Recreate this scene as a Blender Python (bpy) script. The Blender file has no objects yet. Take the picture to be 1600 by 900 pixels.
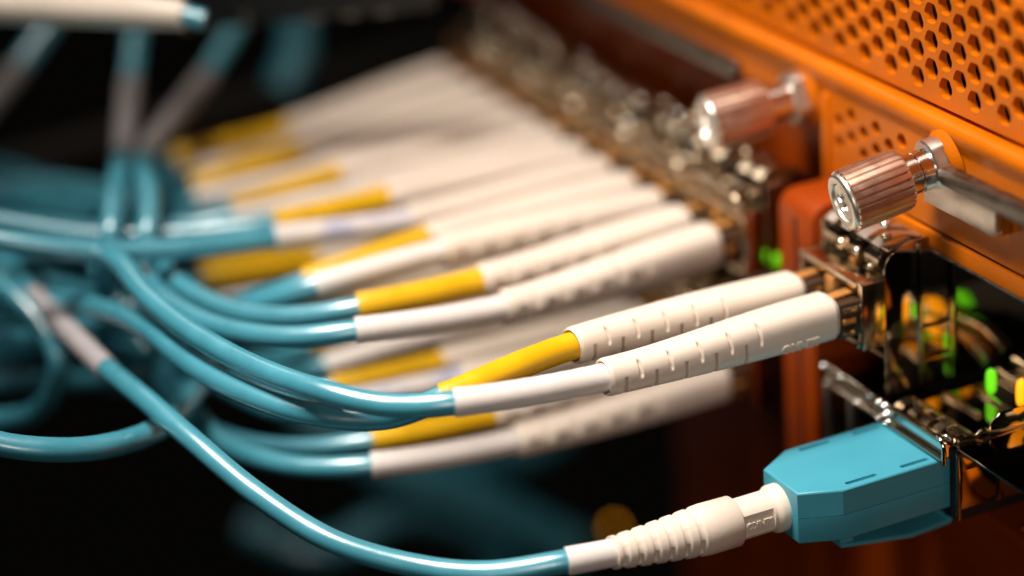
import bpy, bmesh, math, random
from mathutils import Vector, Matrix
random.seed(7)
S = 0.001                       # the scene is written in millimetres
sc = bpy.context.scene
COL = sc.collection

# ------------------------------------------------------------------ camera
FPX = 4000.0                    # focal length in pixels of a 1600 px wide frame (90 mm lens)
cam_d = bpy.data.cameras.new('camera'); cam = bpy.data.objects.new('camera', cam_d); COL.objects.link(cam)
cam_d.sensor_width = 36.0; cam_d.lens = 36.0 * FPX / 1600.0
cam_d.clip_start = 0.005; cam_d.clip_end = 20.0
el, az, roll = math.radians(23.0), math.radians(23.8), math.radians(4.6)
fwd = Vector((math.sin(az) * math.cos(el), math.cos(az) * math.cos(el), -math.sin(el)))
right = Vector((math.cos(az), -math.sin(az), 0.0)); up = right.cross(fwd)
r2 = right * math.cos(roll) - up * math.sin(roll); u2 = right * math.sin(roll) + up * math.cos(roll)
cam.matrix_world = Matrix(((r2.x, u2.x, -fwd.x, -112.9 * S), (r2.y, u2.y, -fwd.y, -184.6 * S), (r2.z, u2.z, -fwd.z, 96.2 * S), (0, 0, 0, 1)))
cam_d.dof.use_dof = True; cam_d.dof.focus_distance = 228.0 * S; cam_d.dof.aperture_fstop = 7.7; cam_d.dof.aperture_blades = 0
sc.camera = cam

# ------------------------------------------------------------------ light
world = bpy.data.worlds.new('World'); sc.world = world; world.use_nodes = True
world.node_tree.nodes['Background'].inputs[0].default_value = (1.0, 0.85, 0.7, 1)
world.node_tree.nodes['Background'].inputs[1].default_value = 0.0015
def area_lamp(name, loc, target, size, power, color, spread=180):
    d = bpy.data.lights.new(name, 'AREA'); d.shape = 'DISK'; d.size = size * S; d.energy = power; d.color = color; d.spread = math.radians(spread)
    o = bpy.data.objects.new(name, d); COL.objects.link(o); o.location = Vector(loc) * S
    o.rotation_euler = (Vector(target) - Vector(loc)).to_track_quat('-Z', 'Y').to_euler()
    return o
area_lamp('key_lamp', (-85, 5, 225), (-18, -8, 0), 95, 0.142, (1.0, 0.925, 0.84), 58)
area_lamp('side_fill', (-130, -245, 75), (0, 0, -4), 90, 0.017, (1.0, 0.90, 0.80), 60)  # added fill from the camera side, not a known lamp
area_lamp('rear_fill', (-35, 210, 150), (0, 45, 5), 60, 0.005, (1.0, 0.90, 0.80), 70)  # added light from behind for highlights on the cage metal
sc.view_settings.view_transform = 'Standard'; sc.view_settings.look = 'None'
sc.view_settings.exposure = 0.0; sc.view_settings.gamma = 1.0
sc.view_settings.use_curve_mapping = False
sc.render.engine = 'CYCLES'
sc.cycles.use_denoising = True
try:
    sc.cycles.denoiser = 'OPENIMAGEDENOISE'
except Exception:
    pass
sc.cycles.max_bounces = 10; sc.cycles.sample_clamp_indirect = 6.0
sc.cycles.caustics_reflective = False

# ------------------------------------------------------------------ materials
def new_mat(name):
    m = bpy.data.materials.new(name); m.use_nodes = True
    return m, m.node_tree, m.node_tree.nodes['Principled BSDF']
def surface(name, color, rough=0.5, metal=0.0, spec=0.5, noise=0.0, nscale=400.0, bump=0.0, bscale=3000.0, coat=0.0, sss=0.0, rvar=0.0, dark=None):
    m, nt, b = new_mat(name)
    b.inputs['Base Color'].default_value = (*color, 1); b.inputs['Roughness'].default_value = rough
    b.inputs['Metallic'].default_value = metal; b.inputs['Specular IOR Level'].default_value = spec
    if coat:
        b.inputs['Coat Weight'].default_value = coat; b.inputs['Coat Roughness'].default_value = 0.15
    if sss:
        b.inputs['Subsurface Weight'].default_value = sss
        b.inputs['Subsurface Radius'].default_value = (1.0, 0.7, 0.5); b.inputs['Subsurface Scale'].default_value = 0.00018
    tc = nt.nodes.new('ShaderNodeTexCoord')
    if noise or rvar:
        n = nt.nodes.new('ShaderNodeTexNoise'); n.inputs['Scale'].default_value = nscale; n.inputs['Detail'].default_value = 6
        nt.links.new(tc.outputs['Object'], n.inputs['Vector'])
        if noise:
            mx = nt.nodes.new('ShaderNodeMix'); mx.data_type = 'RGBA'
            d = dark or tuple(c * (1 - noise) for c in color)
            mx.inputs[6].default_value = (*d, 1); mx.inputs[7].default_value = (*color, 1)
            rp = nt.nodes.new('ShaderNodeMapRange'); rp.inputs[1].default_value = 0.35; rp.inputs[2].default_value = 0.6
            nt.links.new(n.outputs['Fac'], rp.inputs[0]); nt.links.new(rp.outputs[0], mx.inputs[0]); nt.links.new(mx.outputs[2], b.inputs['Base Color'])
        if rvar:
            mr = nt.nodes.new('ShaderNodeMapRange'); mr.inputs[1].default_value = 0.3; mr.inputs[2].default_value = 0.7
            mr.inputs[3].default_value = max(0.02, rough - rvar); mr.inputs[4].default_value = rough + rvar
            nt.links.new(n.outputs['Fac'], mr.inputs[0]); nt.links.new(mr.outputs[0], b.inputs['Roughness'])
    if bump:
        n2 = nt.nodes.new('ShaderNodeTexNoise'); n2.inputs['Scale'].default_value = bscale; n2.inputs['Detail'].default_value = 3
        nt.links.new(tc.outputs['Object'], n2.inputs['Vector'])
        bp = nt.nodes.new('ShaderNodeBump'); bp.inputs['Strength'].default_value = bump; bp.inputs['Distance'].default_value = 0.00012
        nt.links.new(n2.outputs['Fac'], bp.inputs['Height']); nt.links.new(bp.outputs[0], b.inputs['Normal'])
    return m
def glow(name, color, strength):
    m, nt, b = new_mat(name)
    b.inputs['Base Color'].default_value = (*color, 1); b.inputs['Emission Color'].default_value = (*color, 1); b.inputs['Emission Strength'].default_value = strength
    return m
M = {}
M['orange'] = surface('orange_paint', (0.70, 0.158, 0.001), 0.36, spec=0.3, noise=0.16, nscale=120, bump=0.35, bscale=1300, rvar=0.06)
M['orange_shade'] = surface('shaded_orange_paint', (0.34, 0.046, 0.001), 0.42, spec=0.3, noise=0.2, nscale=120, bump=0.35, bscale=1300)  # the orange paint again, with shade put into its colour
M['boot'] = surface('boot_plastic', (0.79, 0.68, 0.575), 0.40, noise=0.05, nscale=150, bump=0.12, bscale=2500, sss=0.25, rvar=0.05)
M['sleeve_white'] = surface('white_sleeve', (0.80, 0.74, 0.70), 0.45, noise=0.05, nscale=300, bump=0.15, bscale=2500, sss=0.2, rvar=0.06)
M['sleeve_grey'] = surface('grey_sleeve', (0.20, 0.185, 0.185), 0.5, noise=0.1, nscale=300)
M['sleeve_lilac'] = surface('greyish_sleeve', (0.46, 0.42, 0.43), 0.5, noise=0.1, nscale=300)
M['sleeve_print'] = surface('printed_white_sleeve', (0.80, 0.74, 0.70), 0.45, noise=0.3, nscale=260, dark=(0.48, 0.50, 0.68))
M['sleeve_yellow'] = surface('yellow_sleeve', (0.80, 0.45, 0.004), 0.42, noise=0.10, nscale=350, bump=0.2, bscale=2200, rvar=0.06)
M['teal'] = surface('teal_jacket', (0.066, 0.345, 0.450), 0.30, spec=1.0, coat=0.25, noise=0.14, nscale=180, bump=0.16, bscale=900, rvar=0.06)
M['teal'].node_tree.nodes['Principled BSDF'].inputs['IOR'].default_value = 1.75
M['blue'] = surface('blue_plastic', (0.060, 0.335, 0.440), 0.38, noise=0.06, nscale=160, bump=0.07, bscale=4200, rvar=0.06)
M['nickel'] = surface('nickel_metal', (0.72, 0.59, 0.42), 0.19, metal=1.0, rvar=0.08, nscale=300, bump=0.05, bscale=900)
M['darknickel'] = surface('dark_polished_metal', (0.52, 0.45, 0.36), 0.07, metal=1.0, rvar=0.04, nscale=220, bump=0.03, bscale=700)
M['steel'] = surface('brushed_steel', (0.24, 0.225, 0.20), 0.38, metal=1.0, noise=0.4, nscale=900, bump=0.3, bscale=2600, rvar=0.1)
M['chrome'] = surface('chrome', (0.80, 0.77, 0.72), 0.12, metal=1.0, rvar=0.05, nscale=500, bump=0.06, bscale=1500)
M['bright'] = surface('turned_steel', (0.82, 0.79, 0.74), 0.24, metal=1.0, noise=0.1, nscale=900, rvar=0.06)
M['rose'] = surface('reflection_tinted_aluminium', (0.86, 0.64, 0.51), 0.36, metal=1.0, noise=0.06, nscale=900, rvar=0.05)  # aluminium, with the orange it reflects put into the base colour
M['satin'] = surface('satin_steel', (0.80, 0.75, 0.67), 0.38, metal=1.0, noise=0.12, nscale=500, rvar=0.06, bump=0.1, bscale=2600)
M['copper'] = surface('amber_latch', (0.80, 0.36, 0.10), 0.30, metal=0.5, noise=0.15, nscale=500)
M['black'] = surface('black_plastic', (0.008, 0.008, 0.009), 0.5)
M['housing'] = surface('dark_housing', (0.06, 0.030, 0.015), 0.35, noise=0.4, nscale=400)
M['greybrown'] = surface('shaded_grey_brown', (0.05, 0.042, 0.034), 0.6)  # shade put into the colour of the far white connector
M['paper'] = surface('faded_marking', (0.10, 0.085, 0.065), 0.7)
M['groove'] = surface('groove_blue', (0.012, 0.17, 0.25), 0.5)
M['amber'] = glow('amber_light', (1.0, 0.36, 0.005), 1.5)
M['green'] = glow('green_light', (0.16, 0.80, 0.01), 0.9)

# ------------------------------------------------------------------ mesh helpers
class MB:
    def __init__(self):
        self.v = []; self.f = []
    def add(self, vs, fs):
        o = len(self.v); self.v += [tuple(p) for p in vs]; self.f += [tuple(i + o for i in f) for f in fs]
    def box(self, x0, x1, y0, y1, z0, z1):
        vs = [(x, y, z) for x in (x0, x1) for y in (y0, y1) for z in (z0, z1)]
        self.add(vs, [(0, 1, 3, 2), (4, 6, 7, 5), (0, 4, 5, 1), (2, 3, 7, 6), (0, 2, 6, 4), (1, 5, 7, 3)])
    def prism(self, poly, a0, a1, axis):
        """poly: 2D outline; axis 'x','y','z' is the extrusion direction"""
        n = len(poly)
        def P(p, a):
            return {'x': (a, p[0], p[1]), 'y': (p[0], a, p[1]), 'z': (p[0], p[1], a)}[axis]
        self.add([P(p, a0) for p in poly] + [P(p, a1) for p in poly],
                 [tuple(range(n))[::-1], tuple(range(n, 2 * n))] + [(i, (i + 1) % n, n + (i + 1) % n, n + i) for i in range(n)])
    def ribbon(self, pts, w0, w1, th, axis='y'):
        """bent strip: profile pts (x,z) extruded over y from w0 to w1 with thickness"""
        n = len(pts); outer = []
        for i, p in enumerate(pts):
            a = Vector(pts[max(i - 1, 0)]); b = Vector(pts[min(i + 1, n - 1)]); t = (b - a).normalized()
            outer.append((p[0] - t.y * th, p[1] + t.x * th))
        self.prism(list(pts) + outer[::-1], w0, w1, axis)
    def grid(self, rows, close=True, cap0=False, cap1=False):
        n = len(rows[0]); vs = [p for r in rows for p in r]; fs = []
        for i in range(len(rows) - 1):
            for j in range(n if close else n - 1):
                k = (j + 1) % n
                fs.append((i * n + j, i * n + k, (i + 1) * n + k, (i + 1) * n + j))
        if cap0: fs.append(tuple(range(n))[::-1])
        if cap1: fs.append(tuple(range((len(rows) - 1) * n, len(rows) * n)))
        self.add(vs, fs)
    def tube(self, frames, radius, n=16, cap=True):
        rows = []
        for k, (p, N, B) in enumerate(frames):
            r = radius
            if isinstance(radius, (list, tuple)):
                g = k / max(len(frames) - 1, 1) * (len(radius) - 1); i0 = min(int(g), len(radius) - 2); r = radius[i0] + (radius[i0 + 1] - radius[i0]) * (g - i0)
            rows.append([p + (N * math.cos(a) + B * math.sin(a)) * r for a in [2 * math.pi * j / n for j in range(n)]])
        self.grid(rows, True, cap, cap)
    def build(self, name, mat, parent=None, smooth=False, bevel=0.0, segs=2, world=True, angle=35, keep=None):
        off = parent['_o'] if (parent is not None and world and '_o' in parent) else (0, 0, 0)
        me = bpy.data.meshes.new(name)
        me.from_pydata([((x - off[0]) * S, (y - off[1]) * S, (z - off[2]) * S) for x, y, z in self.v], [], self.f)
        bm = bmesh.new(); bm.from_mesh(me); bmesh.ops.recalc_face_normals(bm, faces=bm.faces)
        if bevel:
            es = [e for e in bm.edges if len(e.link_faces) == 2 and e.calc_face_angle(0) > math.radians(25) and (keep is None or all(keep(v.co.z / S + off[2]) for v in e.verts))]
            bmesh.ops.bevel(bm, geom=es, offset=bevel * S, segments=segs, profile=0.5, affect='EDGES', clamp_overlap=True)
        bm.to_mesh(me); bm.free()
        if smooth or bevel:
            for p in me.polygons: p.use_smooth = True
            try: me.set_sharp_from_angle(angle=math.radians(angle))
            except Exception: pass
        me.materials.append(M[mat])
        o = bpy.data.objects.new(name, me); COL.objects.link(o)
        if parent is not None:
            o.parent = parent
            if '_o' in parent: o['_o'] = parent['_o']
        return o
def tag(o, label, cat, group=None, kind=None):
    if label: o['label'] = label
    if cat: o['category'] = cat
    if group: o['group'] = group
    if kind: o['kind'] = kind
    return o
def thing(name, loc, label=None, cat=None, group=None, kind=None):
    o = bpy.data.objects.new(name, None); COL.objects.link(o); o.location = Vector(loc) * S; o.empty_display_size = 0.002
    o['_o'] = tuple(float(c) for c in loc)
    return tag(o, label, cat, group, kind)

def spline(pts, step=0.6):
    """centripetal Catmull-Rom; returns dense points and arc length at each control point"""
    P = [Vector(p) for p in pts]
    P = [P[0] * 2 - P[1]] + P + [P[-1] * 2 - P[-2]]
    out = [P[1].copy()]; marks = [0.0]; L = 0.0
    for i in range(1, len(P) - 2):
        p0, p1, p2, p3 = P[i - 1:i + 3]
        t0 = 0.0; t1 = t0 + max((p1 - p0).length, 1e-6) ** .5; t2 = t1 + max((p2 - p1).length, 1e-6) ** .5; t3 = t2 + max((p3 - p2).length, 1e-6) ** .5
        n = max(4, int((p2 - p1).length / step))
        for k in range(1, n + 1):
            t = t1 + (t2 - t1) * k / n
            a1 = p0 * ((t1 - t) / (t1 - t0)) + p1 * ((t - t0) / (t1 - t0)); a2 = p1 * ((t2 - t) / (t2 - t1)) + p2 * ((t - t1) / (t2 - t1)); a3 = p2 * ((t3 - t) / (t3 - t2)) + p3 * ((t - t2) / (t3 - t2))
            b1 = a1 * ((t2 - t) / (t2 - t0)) + a2 * ((t - t0) / (t2 - t0)); b2 = a2 * ((t3 - t) / (t3 - t1)) + a3 * ((t - t1) / (t3 - t1))
            q = b1 * ((t2 - t) / (t2 - t1)) + b2 * ((t - t1) / (t2 - t1))
            L += (q - out[-1]).length; out.append(q)
        marks.append(L)
    return out, marks
class Path:
    def __init__(self, pts, step=0.6, up=Vector((0, 0, 1))):
        self.p, self.marks = spline(pts, step)
        self.s = [0.0]
        for a, b in zip(self.p, self.p[1:]): self.s.append(self.s[-1] + (b - a).length)
        self.N = []; N = None
        for i in range(len(self.p)):
            t = (self.p[min(i + 1, len(self.p) - 1)] - self.p[max(i - 1, 0)]).normalized()
            if N is None: N = up
            N = (N - t * N.dot(t)).normalized(); self.N.append((N, t))
    def at(self, s):
        import bisect
        s = min(max(s, 0.0), self.s[-1]); i = min(max(bisect.bisect_right(self.s, s) - 1, 0), len(self.s) - 2)
        f = (s - self.s[i]) / max(self.s[i + 1] - self.s[i], 1e-9)
        p = self.p[i].lerp(self.p[i + 1], f); N = self.N[i][0].lerp(self.N[i + 1][0], f).normalized(); t = self.N[i][1].lerp(self.N[i + 1][1], f).normalized()
        N = (N - t * N.dot(t)).normalized()
        return p, N, t.cross(N)
    def frames(self, s0, s1, step=0.8):
        n = max(3, int((s1 - s0) / step)); return [self.at(s0 + (s1 - s0) * k / n) for k in range(n + 1)]

def smoothstep(a, b, x):
    t = min(max((x - a) / (b - a), 0.0), 1.0); return t * t * (3 - 2 * t)

# ------------------------------------------------------------------ the orange chassis
def perforated(mb, x0, x1, ya, yb, za, zb, pitch_y, pitch_z, y_ref, z_ref, r, margin):
    """vertical plate (front face at x0, back at x1) pierced by a staggered lattice of hexagonal holes: real holes with walls"""
    ncol0 = math.ceil((ya + margin - y_ref) / pitch_y); ncol1 = math.floor((yb - margin - y_ref) / pitch_y)
    hexa = []
    for k in range(6):
        for d in (-9, 9):
            a = math.radians(60 * k + d); hexa.append((r * 0.955 * math.cos(a), r * 0.955 * math.sin(a)))
    nh = len(hexa)
    def quad(y0, y1, z0, z1):
        mb.add([(x0, y0, z0), (x0, y1, z0), (x0, y1, z1), (x0, y0, z1)], [(0, 3, 2, 1)])
    c0 = y_ref + (ncol0 - .5) * pitch_y; c1 = y_ref + (ncol1 + .5) * pitch_y
    quad(ya, c0, za, zb); quad(c1, yb, za, zb)
    for c in range(ncol0, ncol1 + 1):
        cy = y_ref + c * pitch_y; zoff = z_ref + (0 if c % 2 == 0 else pitch_z / 2)
        k0 = math.ceil((za + margin - zoff) / pitch_z); k1 = math.floor((zb - margin - zoff) / pitch_z)
        y0, y1 = cy - pitch_y / 2, cy + pitch_y / 2
        quad(y0, y1, za, zoff + (k0 - .5) * pitch_z); quad(y0, y1, zoff + (k1 + .5) * pitch_z, zb)
        for k in range(k0, k1 + 1):
            cz = zoff + k * pitch_z; z0, z1 = cz - pitch_z / 2, cz + pitch_z / 2
            hv = [(cy + a, cz + b) for a, b in hexa]
            vs = [(x0, y1, z1), (x0, y0, z1), (x0, y0, z0), (x0, y1, z0)] + [(x0, a, b) for a, b in hv] + [(x1, a, b) for a, b in hv]
            fs = []; quadr = []
            for i in range(nh):
                a = (hexa[i][0] + hexa[(i + 1) % nh][0], hexa[i][1] + hexa[(i + 1) % nh][1])
                quadr.append(0 if a[0] >= 0 and a[1] >= -1e-9 else 1 if a[0] < 0 and a[1] >= -1e-9 else 2 if a[0] < 0 else 3)
            for i in range(nh):
                k2 = (i + 1) % nh
                fs.append((quadr[i], 4 + i, 4 + k2))
                if quadr[k2] != quadr[i]: fs.append((quadr[i], 4 + k2, quadr[k2]))
            fs += [(4 + i, 4 + nh + i, 4 + nh + (i + 1) % nh, 4 + (i + 1) % nh) for i in range(nh)]
            mb.add(vs, fs)

chassis = thing('switch_chassis', (11, 0, 18), 'orange painted metal switch chassis with hexagonal vent holes behind the connectors', 'chassis', kind='structure')
m = MB(); perforated(m, 11.0, 11.85, -45, 120, 18.6, 62, 2.2, 2.6, -11.7, 20.3, 1.08, 1.5)
m.box(11.002, 12.0, -45, 120, 18.42, 18.62); m.build('vent_panel', 'orange', chassis)
m = MB(); m.box(16, 17, -45, 120, 17, 62); m.build('dark_backing', 'black', chassis)  # black sheet in place of the unlit interior behind the vents
# rolled lip under the vent panel (a rounded bar with a groove above it)
m = MB()
prof = [(12.5, 17.9), (10.8, 17.92)]
for k in range(9):
    a = math.radians(90 + 90 * k / 8); prof.append((10.6 + 1.0 * math.cos(a), 16.95 + 1.0 * math.sin(a)))
prof += [(9.7, 16.2), (10.0, 15.6), (10.0, 15.0), (12.5, 15.0)]
m.prism(prof, -45, 120, 'y'); m.build('rolled_lip', 'orange', chassis, smooth=True)
# lower strip between lip and bottom edge, near module and far module
m = MB(); perforated(m, 10.0, 11.0, 1.2, 15.2, 9.0, 15.0, 2.15, 2.2, 2.8, 13.9 - 2.2, 0.80, 1.0); m.build('vent_strip', 'orange', chassis)
m = MB(); m.box(13.5, 14, 0, 16, 7, 15); m.build('dark_backing', 'black', chassis)  # black sheet that keeps the lower holes dark
m = MB(); m.box(10.0, 12.4, -45, 1.2, 6.95, 15.0); m.build('face_plate', 'orange', chassis)
m = MB(); m.box(10.0, 12.4, 1.2, 15.2, 6.95, 9.0); m.build('face_plate', 'orange', chassis)
m = MB(); m.box(9.8, 12.4, -45, 15.2, 4.75, 6.55); m.build('bottom_rail', 'orange', chassis, bevel=0.15)
m = MB(); m.box(9.55, 9.8, -45, 15.2, 4.65, 4.95); m.build('edge_trim', 'steel', chassis, bevel=0.08)
m = MB(); m.box(10.3, 12.4, -45, 15.2, 6.5, 7.0); m.build('seam', 'black', chassis)
m = MB(); m.box(10.2, 12.4, 16.2, 120, 12.6, 15.0); m.build('face_plate', 'orange', chassis)
m = MB(); m.box(11.6, 12.6, 16.25, 120, 4.0, 12.55); m.build('recessed_plate', 'orange_shade', chassis)
m = MB(); m.box(9.6, 12.4, 15.2, 16.2, 4.7, 15.0); m.build('end_rib', 'orange', chassis, bevel=0.15)
# divider post between the two groups of cages, lower face
m = MB()
poly = [(4.0 + 1.0, -26), (12, -26), (12, 6.6), (6.4, 6.6)] + [(5.4 + 1.4 * math.cos(math.radians(a)), 5.2 + 1.4 * math.sin(math.radians(a))) for a in (100, 120, 140, 160, 180)]
poly = [(4.0, -26), (12, -26), (12, 6.6), (5.6, 6.6), (4.8, 6.3), (4.25, 5.7), (4.0, 4.9)]
m.prism(poly, 9.2, 15.4, 'y'); m.build('divider_post', 'orange_shade', chassis, bevel=0.25)
m = MB(); m.box(3.88, 4.02, 12.0, 12.35, -26, 4.7); m.build('post_seam', 'black', chassis)
m = MB(); m.box(16, 17, -60, 62, -90, -20.5); m.build('lower_plate', 'orange_shade', chassis)
m = MB(); m.prism([(11, -19.8), (16, -19.6), (16, -20.9), (11, -20.9)], -60, 46, 'y'); m.build('lower_shelf', 'orange_shade', chassis)
m = MB(); m.box(15.4, 15.9, -60, -13.8, -60, -20.95); m.build('reflector_plate', 'orange', chassis)  # added orange plate for the side fins to reflect
m = MB(); m.box(11.5, 15.9, -60, -13.8, -19.55, -19.3); m.build('reflector_shelf', 'orange', chassis)  # added orange shelf, also there for the fin reflection
m = MB(); m.box(40, 41, -60, 130, -19.5, 6); m.build('bay_back', 'black', chassis)

# ------------------------------------------------------------------ thumbscrews
def thumbscrew(label, base, face):
    B = Vector(base); F = Vector(face); ax = (F - B); L = ax.length; ax.normalize()
    t = thing('thumbscrew', base, label, 'thumbscrew', 'knurled thumbscrews on the chassis')
    N = (Vector((0, 0, 1)) - ax * ax.z).normalized(); Bn = ax.cross(N)
    def P(s, r, a):                                        # s measured from the face back to the panel
        return F - ax * s + (N * math.cos(a) + Bn * math.sin(a)) * r
    nf = 26; n = nf * 10
    def flute(a):
        c = (a * nf / (2 * math.pi)) % 1.0
        return -0.42 * (1 - smoothstep(0.05, 0.19, min(c, 1 - c)))
    rows = []
    for s, rr, k in [(0.42, 2.68, .3), (0.55, 2.88, 1), (3.0, 2.92, 1), (5.7, 2.92, 1), (6.1, 2.80, 1), (6.2, 2.66, .2)]:
        rows.append([P(s, rr + flute(2 * math.pi * j / n) * k, 2 * math.pi * j / n) for j in range(n)])
    m = MB(); m.grid(rows, True, False, False); m.build('grip', 'rose', t, smooth=True, angle=25)
    # polished face ring with a turned groove
    n = 96
    m = MB(); m.grid([[P(s, r, 2 * math.pi * j / n) for j in range(n)] for s, r in
        [(0.50, 2.70), (0.40, 2.72), (0.10, 2.56), (0.02, 2.40), (0.0, 2.2), (0.02, 1.86), (0.10, 1.80), (0.50, 1.74)]]); m.build('face_ring', 'satin', t, smooth=True, angle=40)
    # driver head with a cross recess
    rows = []
    for k in range(25):
        r = 1.66 * (1 - k / 24.0) + 0.001; row = []
        for j in range(n):
            a = 2 * math.pi * j / n; u, v = r * math.cos(a), r * math.sin(a)
            ang = math.radians(24); u, v = u * math.cos(ang) - v * math.sin(ang), u * math.sin(ang) + v * math.cos(ang)
            w = 0.20 + 0.10 * (1 - r / 1.66)
            arm = max(1 - smoothstep(w, w + 0.12, abs(u)) if abs(v) < 1.05 else 0, 1 - smoothstep(w, w + 0.12, abs(v)) if abs(u) < 1.05 else 0)
            d = arm * (0.25 + 0.75 * (1 - min(r / 1.05, 1))) * (1 - smoothstep(0.95, 1.05, r))
            dome = 0.12 * (r / 1.66) ** 2
            row.append(P(0.14 + dome + d, r, a))
        rows.append(row)
    rows.insert(0, [P(0.6, 1.68, 2 * math.pi * j / n) for j in range(n)])
    m = MB(); m.grid(rows, True, False, True); m.build('cross_head', 'satin', t, smooth=True, angle=40)
    m = MB(); m.grid([[P(s, r, 2 * math.pi * j / 64) for j in range(64)] for s, r in
        [(5.9, 2.62), (6.2, 2.5), (6.35, 2.1), (6.4, 1.85), (7.4, 1.85), (7.45, 1.75), (7.6, 1.75), (7.65, 1.9), (L, 1.9)]]); m.build('shank', 'chrome', t, smooth=True, angle=35)
    # half-round ferrule with a flat top facet
    rows = []
    for s, r in ((L - 1.75, 1.6), (L - 1.75, 2.45), (L - 1.62, 2.6), (L - 0.05, 2.6)):
        row = []
        for j in range(64):
            a = 2 * math.pi * j / 64; q = r
            c = math.cos(a - math.radians(-62))
            if c > 0.3: q = min(q, max(1.2, r * 0.86) / c)
            row.append(P(s, q, a))
        rows.append(row)
    m = MB(); m.grid(rows, True, False, False); m.build('ferrule', 'satin', t, smooth=True, angle=25)
    m = MB(); m.grid([[P(s, r, 2 * math.pi * j / 48) for j in range(48)] for s, r in [(L - 0.55, 2.36), (L - 0.5, 2.5), (L - 0.25, 2.75), (L - 0.02, 2.95), (L + .3, 3.2)]]); m.build('painted_boss', 'orange', t, smooth=True, angle=60)
    return t
thumbscrew('sharp knurled aluminium thumbscrew with painted orange reflection and cross slot beside the steel lever', (10, -4.2, 14.0), (-0.3, -3.0, 12.0))
thumbscrew('blurred aluminium thumbscrew with painted orange reflection farther back on the orange chassis', (10.2, 20.0, 13.6), (-0.2, 21.6, 12.4))

# ------------------------------------------------------------------ steel levers
def lever(label, y0, sgn, length, tab):
    t = thing('ejector_lever', (8, y0, 14.8), label, 'lever', 'steel levers on the chassis')
    a, b = sorted((y0, y0 + sgn * length))
    m = MB()
    e = y0; f = y0 + sgn * length; c = sgn * 0.5
    m.prism([(e + c, 14.0), (f, 14.0), (f, 15.6), (e + c, 15.6), (e, 15.2), (e, 14.4)], 6.4, 7.6, 'x')
    bar = m.build('bar', 'steel', t, bevel=0.14)
    m = MB(); m.box(7.6, 9.4, *sorted((y0 + sgn * 6, f)), 14.15, 14.5); m.build('web', 'steel', bar, bevel=0.1)
    if tab:
        m = MB(); y1, y2 = -14.3, -3.2
        m.prism([(y1 + .5, 10.25), (y2, 10.25), (y2, 13.4), (y1, 13.4), (y1, 10.75)], 8.3, 8.9, 'x'); tb = m.build('tab', 'satin', t, bevel=0.12)
        m = MB(); m.box(8.9, 10.1, -14.3, -13.9, 10.3, 13.3); m.build('tab_flange', 'nickel', tb, bevel=0.1)
    return t
lever('flat steel lever with hanging tab beside the sharp thumbscrew', -8.3, -1, 32, True)
far_lever = lever('long blurred steel lever running back from the farther thumbscrew', 27.5, 1, 70, False)
m = MB(); fr = Path([(6.2, 28.2, 15.6), (6.2, 28.2, 16.6)]).frames(0, 1.0, .25); m.tube(fr, [0.9, 0.95, 0.8, 0.55], 20); m.build('end_rivet', 'chrome', far_lever, smooth=True)

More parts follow.
